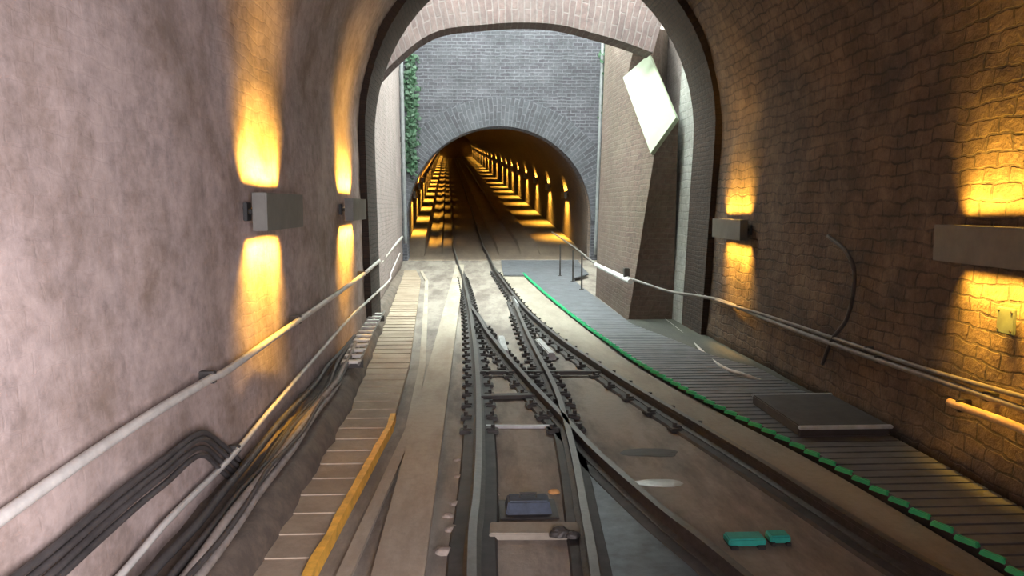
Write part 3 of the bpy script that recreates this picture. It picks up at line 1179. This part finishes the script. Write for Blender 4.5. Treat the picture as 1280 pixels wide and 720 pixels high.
pipe('wall_pipe', [Vector((-1.9, 15.3, 0.95)), Vector((-2.0, 17.5, 0.98)), Vector((-2.2, 22, 1.05)), Vector((-2.42, 28, 1.15))], 0.04, M['pipe'],
     'pale pipe on the sunlit cut wall before the portal', 'pipe', clips=[(0.2, -1), (0.6, -1)])
for i in range(4):
    dz = -0.045 * i
    pts = []
    for (px, py) in ((250, 541), (205, 573), (170, 600), (120, 640), (60, 690), (0, 735)):
        p = atx(px, py, xw + 0.01 + 0.012 * (i % 2))
        pts.append(p + Vector((0, 0, dz + 0.012 * noise.noise(Vector((px * 0.05, i * 3.3, 0))))))
    pts.insert(0, pts[0] + Vector((-0.03, 0.5, -0.22 - 0.02 * i)))
    pts.insert(0, pts[0] + Vector((0.0, 0.4, -0.25)))
    pipe('wall_cable', pts, 0.017, M['cable'], 'black cable in the bundle clipped low on the pinkish wall', 'cable', 'black cable bundle on the wall')
for i in range(9):
    pts = []
    off = random.uniform(0, 0.34)
    hh = 0.30 + random.uniform(0, 0.16)
    y = 1.6 + random.uniform(0, 1.2)
    yend_ = random.uniform(9, 14)
    while y < yend_:
        x = interp(LEDGE, y) - 0.10 - off + 0.03 * noise.noise(Vector((y, i * 7.1, 0)))
        x = max(x, XL + 0.1)
        pts.append(Vector((x, y, hh + 0.05 * noise.noise(Vector((y * 0.8, i * 5.3, 2))))))
        y += 0.55
    pipe('floor_cable', pts, random.choice((0.016, 0.022, 0.026)), M['cable'] if i % 3 else M['cable_grey'],
         'tangled cable lying along the dark ledge under the thin pipe', 'cable', 'cables on the ledge', sp=4)

# cable ladder near the tunnel mouth
root = empty('cable_ladder', (-1.42, 9.2, 0.33), 'pale rung cable ladder on the ledge near the tunnel mouth', 'cable ladder')
for s in (-0.1, 0.1):
    mb = MB()
    mb.tube([Vector((s, 0, 0.05)), Vector((s - 0.13, 2.4, 0.05)), Vector((s - 0.20, 4.6, 0.07))], 0.016, 6)
    mb.build('side_bar', M['pipe_dark'], root)
for i in range(12):
    t = i / 11
    y = 0.15 + 4.2 * t
    xo = -0.13 * min(1, y / 2.4) - 0.07 * max(0, (y - 2.4) / 2.2)
    mb = MB()
    mb.box((xo, y, 0.055), (0.22, 0.12, 0.03), bev=0.006)
    mb.build('rung', M['pipe'], root)
for y in (0.3, 4.2):
    mb = MB()
    xo = -0.13 * min(1, y / 2.4) - 0.07 * max(0, (y - 2.4) / 2.2)
    mb.box((xo, y, 0.0), (0.26, 0.05, 0.09))
    mb.build('foot', M['clip'], root)

# walkway side: handrail pipe from the portal, past the buttress, to the near wall
xb = XR - 0.08
h1 = [aty(690, 290, 29.0), aty(722, 312, 24.5), atx(742, 328, 2.90), atx(770, 341, 2.90), atx(790, 349, 2.90), aty(835, 364, 13.7), aty(872, 370, 12.9), aty(905, 377, 12.2), atx(960, 400, xb), atx(1060, 437, xb), atx(1130, 461, xb),
      atx(1280, 512, xb), Vector((xb, 3.5, 0.82))]
pipe('wall_pipe', h1, 0.026, M['pipe_dark'], 'long pale handrail pipe passing the buttress and running down the stone wall', 'pipe', clips=[(0.62, 1), (0.8, 1), (0.9, 1)])
h2 = [Vector((3.9, 14.6, 1.13)), atx(868, 362, xb), atx(900, 377, xb), atx(960, 395, xb), atx(1070, 432, xb), atx(1160, 462, xb), atx(1285, 498, xb), Vector((xb, 3.5, 0.95))]
pipe('wall_pipe', h2, 0.02, M['pipe_dark'], 'thin upper pipe on the stone wall above the handrail pipe', 'pipe', clips=[(0.2, 1), (0.6, 1)])
h3 = [atx(1187, 503, XR - 0.14), atx(1290, 542, XR - 0.14), Vector((XR - 0.14, 4.2, 0.56))]
pipe('wall_rail', h3, 0.035, M['lamplit_bar'], 'thick amber lit tube low on the stone wall below the box lamp', 'tube', clips=[(0.1, 1), (0.9, 1)])
# white sheathed stretch on the buttress with its dark box
b0 = atx(745, 331, 2.84)
root = empty('cable_sheath', b0, 'bright white cable sheath along the foot of the buttress', 'cable sheath')
M['sheath'] = plain('white cable sheath', (0.6, 0.63, 0.62), 0.5)
mb = MB()
mb.tube([Vector(), atx(768, 342, 2.84) - b0, atx(788, 352, 2.84) - b0], 0.05, 8)
mb.build('sheath', M['sheath'], root)
mb = MB()
mb.box(atx(783, 341, 2.86) - b0, (0.10, 0.14, 0.18), bev=0.01)
mb.build('junction_box', M['clip'], root)
pipe('ground_cable', [gnd(832, 400, 0.02), gnd(850, 414, 0.02), gnd(868, 430, 0.02), gnd(890, 450, 0.10), gnd(910, 462, 0.14), gnd(932, 469, 0.16), atx(990, 492, XR - 0.16), atx(1040, 520, XR - 0.14)], 0.022, M['pipe'],
     'pale loose cable lying along the foot of the stone wall', 'cable')
pipe('hanging_cable', [atx(1035, 295, xb), atx(1058, 315, xb), atx(1068, 345, xb), atx(1060, 395, xb), atx(1040, 425, xb), atx(1028, 455, xb)], 0.022, M['cable'],
     'dark cable hanging in a loop on the stone wall', 'cable')

# small greenish plate on the stone wall
pc = atx(1258, 401, XR - 0.05)
root = empty('tin_plate', pc, 'small square greenish plate on the stone wall under the box lamp', 'plate')
mb = MB()
mb.box((0, 0, 0), (0.025, 0.19, 0.19), bev=0.006)
mb.build('plate_sheet', M['plate'], root)
for sy in (-1, 1):
    for sz in (-1, 1):
        mb = MB()
        mb.tube([(0, sy * 0.07, sz * 0.07), (-0.022, sy * 0.07, sz * 0.07)], 0.009, 6)
        mb.build('screw_head', M['clip'], root)

# railing posts at the far end of the walkway
root = empty('post_railing', (2.75, 21.4, 0.12), 'three slim dark railing posts at the far end of the walkway', 'railing')
for px, py, yy in ((700, 345, 23.6), (716, 352, 22.2), (727, 362, 20.8)):
    p = gnd(px, py, 0.12)
    p = Vector((p.x, p.y, 0.12))
    top = H + ray(px, 313 + (px - 716) * 0.5).z / ray(px, 313).y * p.y
    mb = MB()
    q = p - Vector((2.75, 21.4, 0.12))
    mb.tube([q, q + Vector((0, 0, top - 0.12))], 0.022, 8)
    mb.tube([q, q + Vector((0, 0, 0.02))], 0.06, 8)
    mb.build('post', M['clip'], root)

# drain pipes in the cut
M['drain'] = plain('grey drain pipe', (0.16, 0.165, 0.17), 0.6)
pipe('drain_pipe', [Vector((-2.36, 28.6 - 0.16 * 0.9, 0.9)), Vector((-2.35, 28.6 - 0.16 * 3, 3.0)), Vector((-2.34, 28.6 - 0.16 * 7.4, 7.4))], 0.07, M['drain'],
     'pale vertical drain pipe in the corner beside the ivy', 'drain pipe', clips=[(0.3, -1), (0.7, -1)])
pipe('drain_pipe', [Vector((4.62, portal_y(0.4) - 0.12, 0.4)), Vector((4.62, portal_y(4) - 0.12, 4)), Vector((4.62, portal_y(8) - 0.12, 8.0))], 0.06, M['drain'],
     'grey vertical drain pipe on the portal wall beside the buttress', 'drain pipe', clips=[(0.3, 0), (0.7, 0)])
pipe('conduit', [Vector((4.72, 28.9, 0.9)), Vector((4.72, 28.9, 1.75)), Vector((4.86, 28.9, 1.95)), Vector((4.92, 28.9, 1.95))], 0.045, M['pipe'],
     'short bent pale conduit low beside the portal', 'conduit', sp=4)


# ------------------------------------------------------------------ ivy
def ivy(name, spots, n, label, nrm, spread):
    mb = MB()
    base = Vector(spots[0])
    for i in range(n):
        k = random.random() * (len(spots) - 1)
        a = Vector(spots[int(k)]).lerp(Vector(spots[int(k) + 1]), k - int(k))
        p = a + Vector((random.gauss(0, spread[0]), random.gauss(0, spread[1]), random.gauss(0, spread[2]))) + nrm * random.uniform(0.02, 0.16)
        s = random.uniform(0.05, 0.11)
        d = (nrm + Vector((random.uniform(-.7, .7), random.uniform(-.7, .7), random.uniform(-.5, .6)))).normalized()
        t = d.cross(Vector((random.uniform(-1, 1), random.uniform(-1, 1), random.uniform(-1, 1)))).normalized()
        u = d.cross(t)
        q = p - base
        mb.face([q - t * s, q - t * 0.4 * s + u * 0.8 * s, q + t * s + d * s * 0.2, q - t * 0.4 * s - u * 0.8 * s])
    o = empty(name, base, label, 'ivy')
    lv = mb.build('leaves', M['ivy'], o)
    lv['kind'] = 'stuff'
    st_ = MB()
    st_.tube([Vector(s) - base + nrm * 0.02 for s in spots], 0.02, 5)
    st_.build('stem', M['rubble'], o)
    return o


def onp(x, z):
    return Vector((x, portal_y(z) - 0.02, z))


ivy('ivy_plant', [onp(-2.15, 3.6), onp(-2.2, 4.4), onp(-2.1, 5.4), onp(-2.15, 6.3), onp(-2.1, 7.4)], 620, 'dark green ivy trailing down the portal wall beside the drain pipe', Vector((0, -1, 0.1)).normalized(), (0.13, 0.0, 0.2))
ivy('ivy_plant', [onp(4.75, 5.4), onp(4.85, 6.4), onp(4.75, 7.2), onp(4.7, 7.8)], 160, 'thin green ivy above the portal beside the buttress', Vector((0, -1, 0.1)).normalized(), (0.08, 0.0, 0.2))
